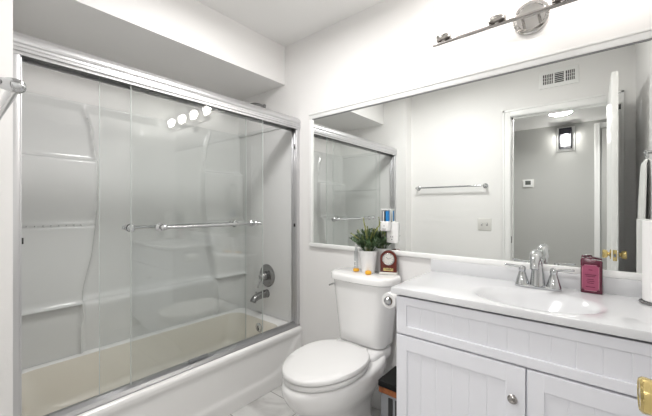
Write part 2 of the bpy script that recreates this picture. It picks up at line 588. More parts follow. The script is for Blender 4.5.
for z in (1.103, 0.644):
    bm = B()
    for k in range(9):
        y = -1.42 + k * 0.034
        x1 = sx(y, z - 0.02)
        x0 = sx(y, z + 0.02)
        part('soap_rib', tube(B(), [(x0 + 0.004, y, z), (x1 - 0.003, y, z)], 0.004, 8), M['surround'], sur)

# ------------------------------------------------------------------ sliding shower doors
XD = -1.665
sd = thing('sliding_shower_door', (XD, -0.76, TZ), 'framed sliding glass shower doors with silver rails on the tub rim', 'shower door')
# header with rounded crown profile
prof = [(-1.704, 1.772), (-1.704, 1.846), (-1.698, 1.852), (-1.690, 1.852), (-1.686, 1.862), (-1.676, 1.868), (-1.660, 1.867), (-1.655, 1.860), (-1.650, 1.858),
        (-1.642, 1.853), (-1.634, 1.842), (-1.631, 1.830), (-1.633, 1.822), (-1.638, 1.817), (-1.637, 1.812), (-1.633, 1.810), (-1.633, 1.806), (-1.636, 1.804),
        (-1.636, 1.800), (-1.633, 1.798), (-1.633, 1.792), (-1.640, 1.790), (-1.640, 1.779), (-1.646, 1.779), (-1.646, 1.793), (-1.698, 1.793), (-1.698, 1.772)]
part('header_rail', extrude_profile(B(), prof, 'y', YT + 0.002, -0.002), M['alu'], sd, angle=25)
part('header_seal', box(B(), -1.690, -1.652, YT + 0.03, -0.03, 1.782, 1.794, 0.001), M['seal'], sd)
prof = [(-1.704, TZ + 0.001), (-1.704, TZ + 0.012), (-1.698, TZ + 0.024), (-1.676, TZ + 0.030), (-1.668, TZ + 0.030), (-1.648, TZ + 0.020), (-1.638, TZ + 0.006), (-1.638, TZ + 0.001)]
part('bottom_track', extrude_profile(B(), prof, 'y', YT + 0.002, -0.002), M['track'], sd, angle=25)
for y0, y1 in ((YT + 0.002, YT + 0.030), (-0.030, -0.002)):
    bm = B()
    box(bm, -1.700, -1.642, y0, y1, TZ + 0.012, 1.80, 0.003)
    yi = y1 if y0 < -1 else y0
    s = 1 if y0 < -1 else -1
    for xx in (-1.695, -1.671, -1.653):
        ys = sorted((yi, yi + s * 0.006))
        box(bm, xx, xx + 0.005, ys[0], ys[1], TZ + 0.02, 1.79, 0.001)
    jb = part('door_jamb', bm, M['alu'], sd)
    ys = sorted((yi, yi + s * 0.012))
    part('bumper', box(B(), -1.664, -1.655, ys[0], ys[1], 1.068, 1.092, 0.001), M['black'], jb)
    if y0 > -1:
        part('bumper', box(B(), -1.664, -1.655, ys[0], ys[1], 1.64, 1.67, 0.001), M['dark_nickel'], jb)
part('guide_block', box(B(), -1.668, -1.655, -0.83, -0.72, TZ + 0.027, TZ + 0.042, 0.002), M['grey'], sd)
def panel(x, y0, y1, label, side, bar):
    bm = B(); box(bm, x - 0.0025, x + 0.0025, y0 + 0.001, y1 - 0.001, TZ + 0.032, 1.80)
    g = part('glass_panel', bm, M['glass'], sd, smooth=False)
    g['label'] = label
    for yy in (y0, y1):
        e = part('glass_edge', box(B(), x - 0.0028, x + 0.0028, yy - 0.001, yy + 0.001, TZ + 0.032, 1.795), M['edge'], g)
    ba, bb, ov0, ov1, off = bar
    xb = x + side * off
    z = 1.110
    bm = B()
    tube(bm, [(xb, ba - ov0, z), (xb, bb + ov1, z)], 0.0085, 18)
    for yy in (ba - ov0, bb + ov1):
        lathe(bm, (xb, yy, z), (0, 1 if yy > -0.8 else -1, 0), [(0.0085, -0.01), (0.011, -0.006), (0.011, 0.004), (0.006, 0.008), (0.002, 0.009)], 18)
    tb = part('towel_bar', bm, M['chrome'], g)
    for yy in (ba, bb):
        bm = B()
        lathe(bm, (x + side * 0.0026, yy, z), (side, 0, 0), [(0.021, 0), (0.021, 0.004), (0.015, 0.009), (0.010, 0.014), (0.009, off - 0.014), (0.014, off - 0.008), (0.015, off), (0.010, off + 0.008), (0.003, off + 0.011)], 24)
        lathe(bm, (x - side * 0.0026, yy, z), (-side, 0, 0), [(0.018, 0), (0.018, 0.004), (0.008, 0.009)], 24)
        part('bar_post', bm, M['chrome'], g)
    return g
panel(-1.678, -1.231, -0.45, 'inner sliding glass panel', -1, (-1.105, -0.53, 0.012, 0.02, 0.052))
panel(-1.653, -1.114, -0.336, 'outer sliding glass panel', 1, (-0.985, -0.43, 0.004, 0.035, 0.052))

# ------------------------------------------------------------------ shower fittings
vx, vz = -1.995, 0.664
vl = thing('shower_valve', (vx, 0, vz), 'round chrome shower valve with a lever handle above the tub spout', 'shower valve')
bm = B(); lathe(bm, (vx, -0.0095, vz), (0, -1, 0), [(0.090, 0), (0.090, 0.004), (0.084, 0.010), (0.060, 0.014), (0.056, 0.012), (0.045, 0.013)], 40)
part('valve_plate', bm, M['dark_nickel'], vl)
bm = B()
lathe(bm, (vx, -0.02, vz), (0, -1, 0), [(0.034, 0), (0.033, 0.03), (0.028, 0.045), (0.024, 0.05), (0.020, 0.062), (0.006, 0.066)], 28)
part('valve_hub', bm, M['dark_nickel'], vl)
tubepts = smooth_path([(vx, -0.062, vz), (vx - 0.012, -0.075, vz - 0.025), (vx - 0.020, -0.090, vz - 0.065), (vx - 0.024, -0.090, vz - 0.088)], 5)
part('lever', tube(B(), tubepts, [0.010] * 6 + [0.009] * 5 + [0.008] * 5, 12), M['chrome'], vl)
sp = thing('tub_spout', (-2.0, 0, 0.515), 'chrome tub spout with a diverter knob below the round valve', 'tub spout')
bm = B()
tube(bm, smooth_path([(-2.0, -0.0095, 0.520), (-2.0, -0.05, 0.520), (-2.0, -0.10, 0.514), (-2.0, -0.135, 0.500), (-2.0, -0.150, 0.478)], 5),
     [0.034] + [0.031] * 4 + [0.028] * 5 + [0.026] * 5 + [0.024] * 5 + [0.022], 22)
part('spout_body', bm, M['dark_nickel'], sp)
part('diverter_knob', lathe(B(), (-2.0, -0.120, 0.53), (0, -0.1, 1), [(0.005, 0), (0.005, 0.012), (0.009, 0.014), (0.009, 0.022), (0.003, 0.025)], 16), M['chrome'], sp)
sa = thing('shower_fixture', (-2.045, 0, 2.03), 'dark metal shower arm on the wall above the door header', 'shower arm')
part('wall_flange', lathe(B(), (-2.045, 0, 2.03), (0, -1, 0), [(0.021, 0), (0.020, 0.006), (0.013, 0.012)], 24), M['dark_nickel'], sa)
part('arm_pipe', tube(B(), smooth_path([(-2.045, -0.005, 2.03), (-2.047, -0.05, 2.034), (-2.05, -0.10, 2.028), (-2.052, -0.15, 2.005)], 5), 0.0105, 14), M['dark_nickel'], sa)
bm = B(); lathe(bm, (-2.052, -0.15, 2.005), (0.0, -0.6, -0.8), [(0.013, -0.004), (0.015, 0.012), (0.012, 0.02), (0.022, 0.035), (0.034, 0.052), (0.034, 0.06), (0.028, 0.062)], 24)
part('shower_head', bm, M['dark_nickel'], sa)

# ================================================================== wall mirror
mr = thing('wall_mirror', (-0.64, 0, 1.40), 'large white-framed wall mirror above the vanity and toilet', 'mirror')
MX0, MX1, MZ0, MZ1 = -1.534, 0.258, 0.934, 1.868
part('mirror_glass', box(B(), MX0 + 0.02, MX1 - 0.01, -0.006, -0.0015, MZ0 + 0.02, MZ1 - 0.03), M['mirror'], mr, smooth=False)
bm = B()
def fr(x0, x1, z0, z1, t): box(bm, x0, x1, -t, -0.001, z0, z1, 0.003)
fr(MX0, MX0 + 0.026, MZ0 + 0.0262, MZ1 - 0.0382, 0.018)
fr(MX1 - 0.02, MX1, MZ0 + 0.0262, MZ1 - 0.0382, 0.018)
fr(MX0, MX1, MZ1 - 0.038, MZ1, 0.018); fr(MX0, MX1, MZ1 - 0.012, MZ1, 0.024)
fr(MX0, MX1, MZ0, MZ0 + 0.026, 0.018)
part('mirror_frame', bm, M['trim'], mr)
bm = B()
box(bm, MX0 + 0.026, MX1 - 0.02, -0.0125, -0.006, MZ1 - 0.0415, MZ1 - 0.038)
part('mirror_clip_channel', bm, M['grey'], mr)

# ================================================================== vanity
VX0, VX1, VY = -0.636, 0.260, -0.445
van = thing('vanity_cabinet', (-0.19, -0.22, 0), 'white beadboard vanity cabinet with two doors under the sink counter', 'cabinet')
bm = B()
box(bm, VX0, VX0 + 0.016, VY + 0.019, -0.002, 0.09, 0.8445)
box(bm, VX1 - 0.016, VX1, VY + 0.019, -0.002, 0.09, 0.8445)
box(bm, VX0 + 0.016, VX1 - 0.016, -0.012, -0.002, 0.09, 0.8445)
box(bm, VX0 + 0.016, VX1 - 0.016, VY + 0.019, -0.012, 0.09, 0.106)
box(bm, VX0 + 0.016, VX1 - 0.016, VY + 0.019, VY + 0.036, 0.106, 0.8445)
box(bm, VX0 + 0.02, VX1, VY + 0.08, -0.002, 0.0, 0.09)
part('cabinet_box', bm, M['cabinet'], van, smooth=False)
part('counter_shadow_gap', box(B(), VX0 + 0.001, VX1, VY + 0.014, VY + 0.02, 0.835, 0.845), M['gap'], van, smooth=False)
def shaker(x0, x1, z0, z1, fw_t, fw_b, fw_l, fw_r, pitch):
    """frame around a recessed beadboard panel"""
    bm = B()
    y0, y1 = VY, VY + 0.018
    box(bm, x0, x0 + fw_l, y0, y1, z0, z1, 0.0022)
    box(bm, x1 - fw_r, x1, y0, y1, z0, z1, 0.0022)
    box(bm, x0 + fw_l - 0.002, x1 - fw_r + 0.002, y0, y1, z1 - fw_t, z1, 0.0022)
    box(bm, x0 + fw_l - 0.002, x1 - fw_r + 0.002, y0, y1, z0, z0 + fw_b, 0.0022)
    # panel with V grooves
    xa, xb = x0 + fw_l - 0.002, x1 - fw_r + 0.002
    prof = [(xa, y1), (xa, y0 + 0.007)]
    n = max(1, round((xb - xa) / pitch))
    w = (xb - xa) / n
    for k in range(1, n):
        xx = xa + k * w
        prof += [(xx - 0.0018, y0 + 0.007), (xx, y0 + 0.0085), (xx + 0.0018, y0 + 0.007)]
    prof += [(xb, y0 + 0.007), (xb, y1)]
    extrude_profile(bm, prof, 'z', z0 + fw_t - 0.02, z1 - fw_t + 0.002)
    return bm
part('false_drawer_front', shaker(VX0 + 0.001, VX1 - 0.003, 0.678, 0.834, 0.036, 0.034, 0.045, 0.045, 0.060), M['cabinet'], van, angle=20)
XM = -0.1635
for x0, x1, kx in ((VX0 + 0.001, XM - 0.003, XM - 0.037), (XM + 0.003, VX1 - 0.003, XM + 0.037)):
    dr = part('cabinet_door', shaker(x0, x1, 0.115, 0.671, 0.060, 0.060, 0.047, 0.058, 0.060), M['cabinet'], van, angle=20)
    if kx < XM:
        bm = B(); lathe(bm, (kx, VY, 0.567), (0, -1, 0), [(0.007, 0), (0.006, 0.009), (0.008, 0.013), (0.0145, 0.017), (0.0155, 0.021), (0.012, 0.026), (0.004, 0.029)], 24)
        part('door_pull_knob', bm, M['nickel'], dr)
# small round plastic bumps on the panel
# ------------------------------------------------------------------ countertop with the integral sink
ct = thing('sink_countertop', (-0.19, -0.22, 0.872), 'white cultured marble countertop with an integral oval sink and backsplash', 'countertop')
CX0, CX1, CY0, CZ = -0.652, 0.260, -0.464, 0.872
SX, SY, SA, SB = -0.165, -0.285, 0.200, 0.140
bm = B()
N = 64
def el(a, b, z): return [Vector((SX + a * math.cos(2 * PI * k / N), SY + b * math.sin(2 * PI * k / N), z)) for k in range(N)]
def outer(z, d):
    pts = []
    for k in range(N):
        a = 2 * PI * k / N
        c, s = math.cos(a), math.sin(a)
        x0, x1, y0, y1 = CX0 + d - SX, CX1 - SX, CY0 + d - SY, -0.002 - SY
        tx = (x1 / c if c > 1e-6 else (x0 / c if c < -1e-6 else 1e9))
        ty = (y1 / s if s > 1e-6 else (y0 / s if s < -1e-6 else 1e9))
        t = min(tx, ty)
        pts.append(Vector((SX + c * t, SY + s * t, z)))
    # snap nearest samples to the corners
    for cx_, cy_ in ((x0, y0), (x1, y0), (x1, y1), (x0, y1)):
        j = min(range(N), key=lambda q: (pts[q].x - SX - cx_) ** 2 + (pts[q].y - SY - cy_) ** 2)
        pts[j] = Vector((SX + cx_, SY + cy_, z))
    return pts
rings = [outer(0.845, 0.0), outer(CZ - 0.006, 0.0), outer(CZ - 0.0015, 0.002), outer(CZ, 0.006),
         el(SA + 0.020, SB + 0.018, CZ), el(SA + 0.010, SB + 0.010, CZ - 0.0008), el(SA, SB, CZ - 0.003), el(SA - 0.012, SB - 0.010, CZ - 0.009)]
for k in range(1, 10):
    t = k / 9
    r = 1 - 0.9 * t
    rings.append(el((SA - 0.012) * r, (SB - 0.010) * r, CZ - 0.009 - 0.105 * math.sin(t * PI / 2) ** 1.1))
loft(bm, rings, False, True)
part('counter_slab', bm, M['counter'], ct, angle=45)
part('backsplash', box(B(), CX0, CX1, -0.021, -0.001, CZ - 0.002, 0.934, 0.003), M['counter'], ct)
part('sink_drain', lathe(B(), (SX, SY, CZ - 0.1135), (0, 0, 1), [(0.021, 0), (0.021, 0.003), (0.014, 0.004), (0.006, 0.008)], 24), M['chrome'], ct)

# ------------------------------------------------------------------ faucet
FX, FY = -0.170, -0.092
CZ = 0.8725
fc = thing('sink_faucet', (FX, FY, CZ), 'polished chrome two-handle faucet standing behind the oval sink', 'faucet')
bm = B()
loft(bm, [rrect(FX - 0.083, FX + 0.083, FY - 0.027, FY + 0.027, 0.027, CZ), rrect(FX - 0.083, FX + 0.083, FY - 0.027, FY + 0.027, 0.027, CZ + 0.008),
          rrect(FX - 0.078, FX + 0.078, FY - 0.022, FY + 0.022, 0.022, CZ + 0.013)])
part('base_plate', bm, M['chrome'], fc)
bm = B()
path = smooth_path([(FX, FY, CZ + 0.01), (FX, FY + 0.002, CZ + 0.06), (FX, FY, CZ + 0.10), (FX, FY - 0.012, CZ + 0.128), (FX, FY - 0.038, CZ + 0.142),
                    (FX, FY - 0.068, CZ + 0.134), (FX, FY - 0.088, CZ + 0.112), (FX, FY - 0.096, CZ + 0.090)], 5)
rad = [0.028 - 0.010 * min(1, i / 12) + 0.005 * math.exp(-((i - 20) / 6) ** 2) - (0.002 if i > 28 else 0) for i in range(len(path))]
tube(bm, path, rad, 22)
part('spout', bm, M['chrome'], fc)
for s in (-1, 1):
    hx = FX + s * 0.055
    bm = B()
    lathe(bm, (hx, FY, CZ + 0.01), (0, 0, 1), [(0.027, 0), (0.025, 0.008), (0.017, 0.036), (0.012, 0.054), (0.013, 0.057), (0.014, 0.068), (0.011, 0.075), (0.004, 0.078)], 26)
    h = part('handle', bm, M['chrome'], fc)
    bm = B()
    tube(bm, smooth_path([(hx - s * 0.006, FY, CZ + 0.077), (hx + s * 0.026, FY - 0.003, CZ + 0.083), (hx + s * 0.066, FY - 0.008, CZ + 0.087)], 5),
         [0.009, 0.0085, 0.008, 0.0075, 0.007, 0.0065, 0.006, 0.006, 0.006, 0.0065, 0.006], 14, 0.75)
    part('lever', bm, M['chrome'], h)
part('lift_rod', lathe(B(), (FX, FY + 0.024, CZ + 0.008), (0, 0, 1), [(0.0022, 0), (0.0022, 0.07), (0.005, 0.075), (0.005, 0.083), (0.002, 0.085)], 12), M['chrome'], fc)

CZ = 0.872
# ------------------------------------------------------------------ bottle of lotion
bt = thing('lotion_bottle', (0.0, -0.048, CZ), 'dark plum plastic bottle with a pink label right of the faucet', 'bottle')
bm = B()
def brect(z, w, d, r): return rrect(0.003 - w, 0.003 + w, -0.048 - d, -0.048 + d, r, z, 5)
rings = [brect(CZ + 0.0005, 0.033, 0.017, 0.008), brect(CZ + 0.004, 0.0335, 0.0195, 0.009), brect(CZ + 0.114, 0.0335, 0.0195, 0.009), brect(CZ + 0.125, 0.034, 0.018, 0.009)]
R = loft(bm, rings, True, False)
top = [bm.verts.new(Vector((p.x, p.y, CZ + 0.133 - (p.x) * 0.13))) for p in brect(0, 0.031, 0.016, 0.009)]
n = len(top)
for i in range(n): bm.faces.new((R[-1][i], R[-1][(i + 1) % n], top[(i + 1) % n], top[i]))
bm.faces.new(top)
part('bottle_body', bm, M['plum'], bt)
part('bottle_cap', box(B(), -0.020, 0.006, -0.058, -0.038, CZ + 0.128, CZ + 0.1385, 0.003), M['plum'], bt)
def plate_xz(bm, x0, x1, z0, z1, y, t, r):
    """rounded plate standing on a wall plane"""
    ring = rrect(x0, x1, z0, z1, r, 0, 6)
    a = [Vector((p.x, y, p.y)) for p in ring]
    b = [Vector((p.x, y - t, p.y)) for p in ring]
    loft(bm, [a, b])
bm = B(); plate_xz(bm, -0.025, 0.025, CZ + 0.012, CZ + 0.110, -0.0673, 0.0008, 0.012)
plate_xz(bm, -0.0245, 0.0245, CZ + 0.0125, CZ + 0.1095, -0.0673, 0.001, 0.0115)
lb = part('bottle_label', bm, M['pink'], bt)
bm = B()
for i, (z, w) in enumerate(((0.092, 0.006), (0.073, 0.017), (0.067, 0.014), (0.055, 0.010), (0.048, 0.012), (0.041, 0.010), (0.026, 0.014))):
    box(bm, -w, w, -0.0690, -0.0682, CZ + z - 0.0011, CZ + z + 0.0011)
part('label_text', bm, M['plum'], lb)
bm = B()
for x0, x1, z0, z1 in ((-0.026, -0.025, 0.016, 0.106), (0.025, 0.026, 0.016, 0.106), (-0.019, 0.019, 0.011, 0.012), (-0.019, 0.019, 0.110, 0.111)):
    box(bm, x0, x1, -0.0686, -0.0676, CZ + z0, CZ + z1)
part('label_border', bm, M['pinkline'], lb)

# ------------------------------------------------------------------ paper towel holder + roll
PX, PY = 0.193, -0.095
ph = thing('paper_towel_holder', (PX, PY, CZ), 'chrome wire paper towel stand at the right end of the countertop', 'paper towel holder')
bm = B()
ring = [(PX + 0.058 * math.cos(a), PY + 0.058 * math.sin(a), CZ + 0.004) for a in [2 * PI * k / 40 for k in range(41)]]
tube(bm, ring, 0.0035, 10)
ring = [(PX + 0.044 * math.cos(a), PY + 0.044 * math.sin(a), CZ + 0.005) for a in [2 * PI * k / 36 for k in range(37)]]
tube(bm, ring, 0.0025, 8)
for a in (0, PI / 3, 2 * PI / 3):
    tube(bm, [(PX - 0.058 * math.cos(a), PY - 0.058 * math.sin(a), CZ + 0.004), (PX + 0.058 * math.cos(a), PY + 0.058 * math.sin(a), CZ + 0.004)], 0.0025, 8)
part('wire_base', bm, M['dark_nickel'], ph)
part('centre_rod', lathe(B(), (PX, PY, CZ + 0.004), (0, 0, 1), [(0.004, 0), (0.004, 0.30), (0.009, 0.305), (0.010, 0.315), (0.004, 0.322)], 16), M['chrome'], ph)
pr_ = thing('paper_towel_roll', (PX, PY, CZ + 0.01), 'white paper towel roll standing on the wire holder', 'paper towel')
bm = B()
lathe(bm, (PX, PY, CZ + 0.01), (0, 0, 1), [(0.019, 0), (0.0505, 0), (0.052, 0.002), (0.052, 0.276), (0.0505, 0.278), (0.019, 0.278)], 48, cap=False)
part('paper', bm, M['paper'], pr_)
part('cardboard_core', lathe(B(), (PX, PY, CZ + 0.01), (0, 0, 1), [(0.0188, 0.0), (0.0188, 0.277), (0.0172, 0.277), (0.0172, 0.0), (0.0188, 0.0)], 28, cap=False), M['tissue'], pr_)

# ================================================================== toilet
TCX = -1.012
to = thing('toilet', (TCX, -0.35, 0), 'white two-piece toilet with its lid closed between tub and vanity', 'toilet')
def egg(cy_f, cy_b, hw, z, n=48, p=2.25, cx=TCX):
    """egg outline: front end at cy_f (negative y), back at cy_b, half width hw, widest third from the back"""
    pts = []
    ym = cy_b + (cy_f - cy_b) * 0.44
    for k in range(n):
        a = 2 * PI * k / n
        c, s = math.cos(a), math.sin(a)
        q = 2.0 if s < 0 else p
        x = hw * (abs(c) ** (2 / q)) * (1 if c >= 0 else -1)
        ly = (ym - cy_f) if s < 0 else (cy_b - ym)
        y = ym + ly * (abs(s) ** (2 / q)) * (1 if s >= 0 else -1)
        pts.append(Vector((cx + x, y, z)))
    return pts
bm = B()
rings = [egg(-0.585, -0.10, 0.128, 0.0), egg(-0.585, -0.10, 0.128, 0.014), egg(-0.565, -0.105, 0.114, 0.03), egg(-0.545, -0.11, 0.106, 0.08), egg(-0.545, -0.105, 0.106, 0.13),
         egg(-0.565, -0.10, 0.114, 0.17), egg(-0.588, -0.09, 0.124, 0.205), egg(-0.625, -0.08, 0.146, 0.245), egg(-0.668, -0.06, 0.169, 0.285), egg(-0.698, -0.045, 0.190, 0.325),
         egg(-0.715, -0.035, 0.195, 0.36), egg(-0.716, -0.03, 0.195, 0.385), egg(-0.708, -0.03, 0.189, 0.402), egg(-0.690, -0.035, 0.176, 0.408)]
loft(bm, rings)
part('toilet_bowl', bm, M['porcelain'], to, angle=60)
bm = B()
loft(bm, [rrect(TCX - 0.11, TCX + 0.11, -0.26, -0.03, 0.03, 0.33), rrect(TCX - 0.15, TCX + 0.15, -0.28, -0.03, 0.05, 0.385), rrect(TCX - 0.15, TCX + 0.15, -0.28, -0.03, 0.05, 0.422), rrect(TCX - 0.140, TCX + 0.140, -0.27, -0.035, 0.045, 0.432)])
part('tank_deck', bm, M['porcelain'], to, angle=50)
# seat ring and closed lid
bm = B(); loft(bm, [egg(-0.695, -0.235, 0.180, 0.409), egg(-0.702, -0.230, 0.185, 0.414), egg(-0.702, -0.230, 0.185, 0.428), egg(-0.696, -0.233, 0.181, 0.433)])
part('toilet_seat', bm, M['seat'], to, angle=50)
bm = B()
lid = [egg(-0.696, -0.225, 0.181, 0.435), egg(-0.704, -0.220, 0.187, 0.440), egg(-0.704, -0.220, 0.187, 0.452), egg(-0.696, -0.225, 0.183, 0.459), egg(-0.65, -0.26, 0.15, 0.462), egg(-0.55, -0.33, 0.08, 0.463)]
loft(bm, lid)
part('seat_lid', bm, M['seat'], to, angle=50)
for s in (-1, 1):
    bm = B()
    box(bm, TCX + s * 0.07 - 0.018, TCX + s * 0.07 + 0.018, -0.232, -0.210, 0.430, 0.448, 0.005)
    part('seat_hinge', bm, M['seat'], to)
# tank: bow front, tapered to the bottom
def bow(hw, yb, yf, bulge, r, z, n=8):
    pts = rrect(TCX - hw, TCX + hw, yf, yb, r, z, n)
    out = []
    for p in pts:
        if p.y < (yb + yf) / 2:
            p.y -= bulge * (1 - ((p.x - TCX) / hw) ** 2)
        out.append(p)
    return out
def dens(ring):
    out = []
    n = len(ring)
    for i in range(n):
        a, b = ring[i], ring[(i + 1) % n]
        if (a - b).length > 0.08:
            for k in range(16): out.append(a.lerp(b, k / 16))
        else: out.append(a)
    return out
def tank_ring(hw, yb, yf, bulge, r, z):
    pts = dens(rrect(TCX - hw, TCX + hw, yf, yb, r, z, 12))
    for p in pts:
        if p.y < (yb + yf) / 2 - 0.01:
            p.y -= bulge * max(0, 1 - ((p.x - TCX) / hw) ** 2)
    return pts
bm = B()
def lerp_ring(t, z):
    return tank_ring(0.158 + 0.036 * t, -0.018, -0.178 - 0.012 * t, 0.022, 0.065, z)
rings = [tank_ring(0.135, -0.03, -0.165, 0.015, 0.035, 0.437), tank_ring(0.150, -0.022, -0.174, 0.018, 0.04, 0.442)]
for k in range(7): rings.append(lerp_ring(k / 6, 0.455 + (0.789 - 0.455) * k / 6))
loft(bm, rings)
part('toilet_tank', bm, M['porcelain'], to, angle=50)
bm = B()
loft(bm, [tank_ring(0.196, -0.012, -0.192, 0.024, 0.06, 0.786), tank_ring(0.205, -0.008, -0.200, 0.026, 0.065, 0.791), tank_ring(0.206, -0.008, -0.201, 0.026, 0.065, 0.814), tank_ring(0.201, -0.011, -0.197, 0.025, 0.06, 0.825), tank_ring(0.190, -0.018, -0.187, 0.024, 0.055, 0.829)])
part('tank_lid', bm, M['porcelain'], to, angle=50)
bm = B(); lathe(bm, (TCX - 0.186, -0.10, 0.745), (-1, 0, 0), [(0.012, 0), (0.012, 0.006), (0.007, 0.012)], 18)
tube(bm, [(TCX - 0.206, -0.10, 0.745), (TCX - 0.208, -0.175, 0.738)], [0.006, 0.005], 12)
part('flush_lever', bm, M['chrome'], to)
for s in (-1, 1):
    part('bolt_cap', lathe(B(), (TCX + s * 0.118, -0.32, 0.010), (0, 0, 1), [(0.014, 0), (0.014, 0.01), (0.010, 0.018), (0.003, 0.02)], 18), M['seat'], to)
part('tank_bolt', lathe(B(), (TCX + 0.10, -0.15, 0.424), (0, 0, 1), [(0.012, 0), (0.012, 0.014)], 14), M['dark_nickel'], to)

# ------------------------------------------------------------------ toilet paper on the vanity side
tp = thing('toilet_paper_holder', (VX0, -0.30, 0.77), 'small chrome toilet paper holder on the side of the vanity', 'toilet paper holder')
TPX, TPZ = -0.712, 0.780
bm = B(); lathe(bm, (VX0, -0.255, TPZ), (-1, 0, 0), [(0.020, 0), (0.020, 0.005), (0.010, 0.01), (0.008, 0.076)], 20)
part('mounting_post', bm, M['chrome'], tp)
bm = B(); tube(bm, [(TPX, -0.25, TPZ), (TPX, -0.388, TPZ)], 0.007, 14)
lathe(bm, (TPX, -0.378, TPZ), (0, -1, 0), [(0.007, -0.002), (0.0175, 0.001), (0.0185, 0.006), (0.013, 0.012), (0.004, 0.014)], 24)
part('roller', bm, M['chrome'], tp)
rl = thing('toilet_paper_roll', (TPX, -0.32, TPZ), 'nearly empty white toilet paper roll hanging beside the tank', 'toilet paper')
bm = B(); lathe(bm, (TPX, -0.275, TPZ), (0, -1, 0), [(0.0200, 0), (0.034, 0), (0.035, 0.002), (0.035, 0.096), (0.034, 0.098), (0.0200, 0.098)], 40, cap=False)
part('paper', bm, M['paper'], rl)
part('cardboard_core', lathe(B(), (TPX, -0.275, TPZ), (0, -1, 0), [(0.0199, 0), (0.0199, 0.0975), (0.0186, 0.0975), (0.0186, 0), (0.0199, 0)], 28, cap=False), M['tissue'], rl)

# ------------------------------------------------------------------ small bin between toilet and vanity
bn = thing('waste_bin', (-0.70, -0.28, 0), 'narrow bin with black lid and copper-brown rim between toilet and vanity', 'waste bin')
bx0, bx1, by0, by1 = -0.768, -0.655, -0.372, -0.20
part('bin_body', box(B(), bx0 + 0.008, bx1 - 0.004, by0 + 0.01, by1 - 0.01, 0.0, 0.342, 0.006), M['steel'], bn)
bm = B()
for x in (bx0 + 0.05, bx0 + 0.085): box(bm, x, x + 0.022, by0 + 0.006, by0 + 0.012, 0.02, 0.33, 0.002)
part('bin_panel', bm, M['black'], bn)
part('bin_rim', box(B(), bx0 + 0.001, bx1, by0 + 0.002, by1, 0.342, 0.372, 0.006), M['rust'], bn)
part('bin_lid', box(B(), bx0, bx1, by0, by1 + 0.002, 0.372, 0.400, 0.004), M['lid'], bn)

# ================================================================== things on the tank lid
LZ = 0.8295
pl = thing('potted_plant', (-1.0, -0.085, LZ), 'bushy green plant in a white tapered pot on the toilet tank', 'plant')
px, py = -1.0, -0.085
bm = B(); lathe(bm, (px, py, LZ), (0, 0, 1), [(0.036, 0), (0.038, 0.002), (0.054, 0.124), (0.056, 0.128), (0.054, 0.129), (0.050, 0.124), (0.049, 0.114)], 40)
part('pot', bm, M['pot'], pl)
part('soil', lathe(B(), (px, py, LZ + 0.113), (0, 0, 1), [(0.0488, 0), (0.046, 0.006), (0.02, 0.009)], 24), M['soil'], pl)
def leafq(bm, p, d, up, L, W):
    d = d.normalized(); s = d.cross(up).normalized(); nrm = s.cross(d)
    pts = [p, p + d * L * 0.45 + s * W + nrm * W * 0.3, p + d * L, p + d * L * 0.45 - s * W + nrm * W * 0.3, p + d * L * 0.45]
    v = [bm.verts.new(q) for q in pts]
    bm.faces.new((v[0], v[1], v[4])); bm.faces.new((v[1], v[2], v[4])); bm.faces.new((v[2], v[3], v[4])); bm.faces.new((v[3], v[0], v[4]))
bm = B(); bs = B(); bk = B()
zt = LZ + 0.118
for i in range(46):
    a = random.uniform(0, 2 * PI)
    tilt = random.uniform(0.1, 0.95)
    L = random.uniform(0.065, 0.125) * (1.1 - 0.2 * tilt)
    d0 = Vector((math.cos(a) * math.sin(tilt) * 1.15, math.sin(a) * math.sin(tilt) * 0.75, math.cos(tilt)))
    p0 = Vector((px + 0.022 * math.cos(a), py + 0.022 * math.sin(a), zt))
    if p0.y + d0.y * L > -0.05: d0.y = min(d0.y, (-0.05 - p0.y) / L)
    p1 = p0 + d0 * L * 0.6 + Vector((0, 0, 0.012)); p2 = p0 + d0 * L
    path = smooth_path([p0, p1, p2], 4)
    tube(bs, path, 0.0011, 5)
    for q in path[2:]:
        for s in range(5):
            aa = random.uniform(0, 2 * PI)
            dd = d0 * 0.7 + Vector((math.cos(aa), math.sin(aa), random.uniform(-0.2, 0.6))) * 0.8
            leafq(bm, q, dd, Vector((random.uniform(-.3, .3), random.uniform(-.3, .3), 1)), random.uniform(0.016, 0.028), random.uniform(0.0022, 0.0042))
for (ex, ez, b) in ((-0.112, 0.116, 0.0), (-0.028, 0.215, 0.0), (-0.008, 0.150, 0.01), (0.036, 0.150, -0.01), (0.078, 0.190, -0.01), (-0.052, 0.14, 0.02), (0.012, 0.165, 0.02), (-0.08, 0.085, -0.03)):
    p0 = Vector((px + ex * 0.15, py, zt)); p2 = Vector((px + ex, py - 0.01 - b, LZ + 0.112 + ez * 0.92))
    path = smooth_path([p0, p0.lerp(p2, 0.5) + Vector((-ex * 0.12, 0, 0.012)), p2], 7)
    tube(bk, path, [0.0014] * 7 + [0.0032, 0.0038, 0.004, 0.0038, 0.0034, 0.0028, 0.0018, 0.0008][:len(path) - 7], 6)
    for j, q in enumerate(path[5:]):
        for s in range(5):
            aa = s * 2 * PI / 5 + j
            leafq(bk, q, (path[-1] - path[3]).normalized() * 0.9 + Vector((math.cos(aa), math.sin(aa), 0)) * 0.5, Vector((math.sin(aa), math.cos(aa), .3)), 0.012, 0.0020)
part('stems', bs, M['leaf'], pl)
part('foliage', bm, M['leaf'], pl, smooth=False)['kind'] = 'stuff'
part('flower_spikes', bk, M['spike'], pl, smooth=False)['label'] = 'yellow-green upright spikes'

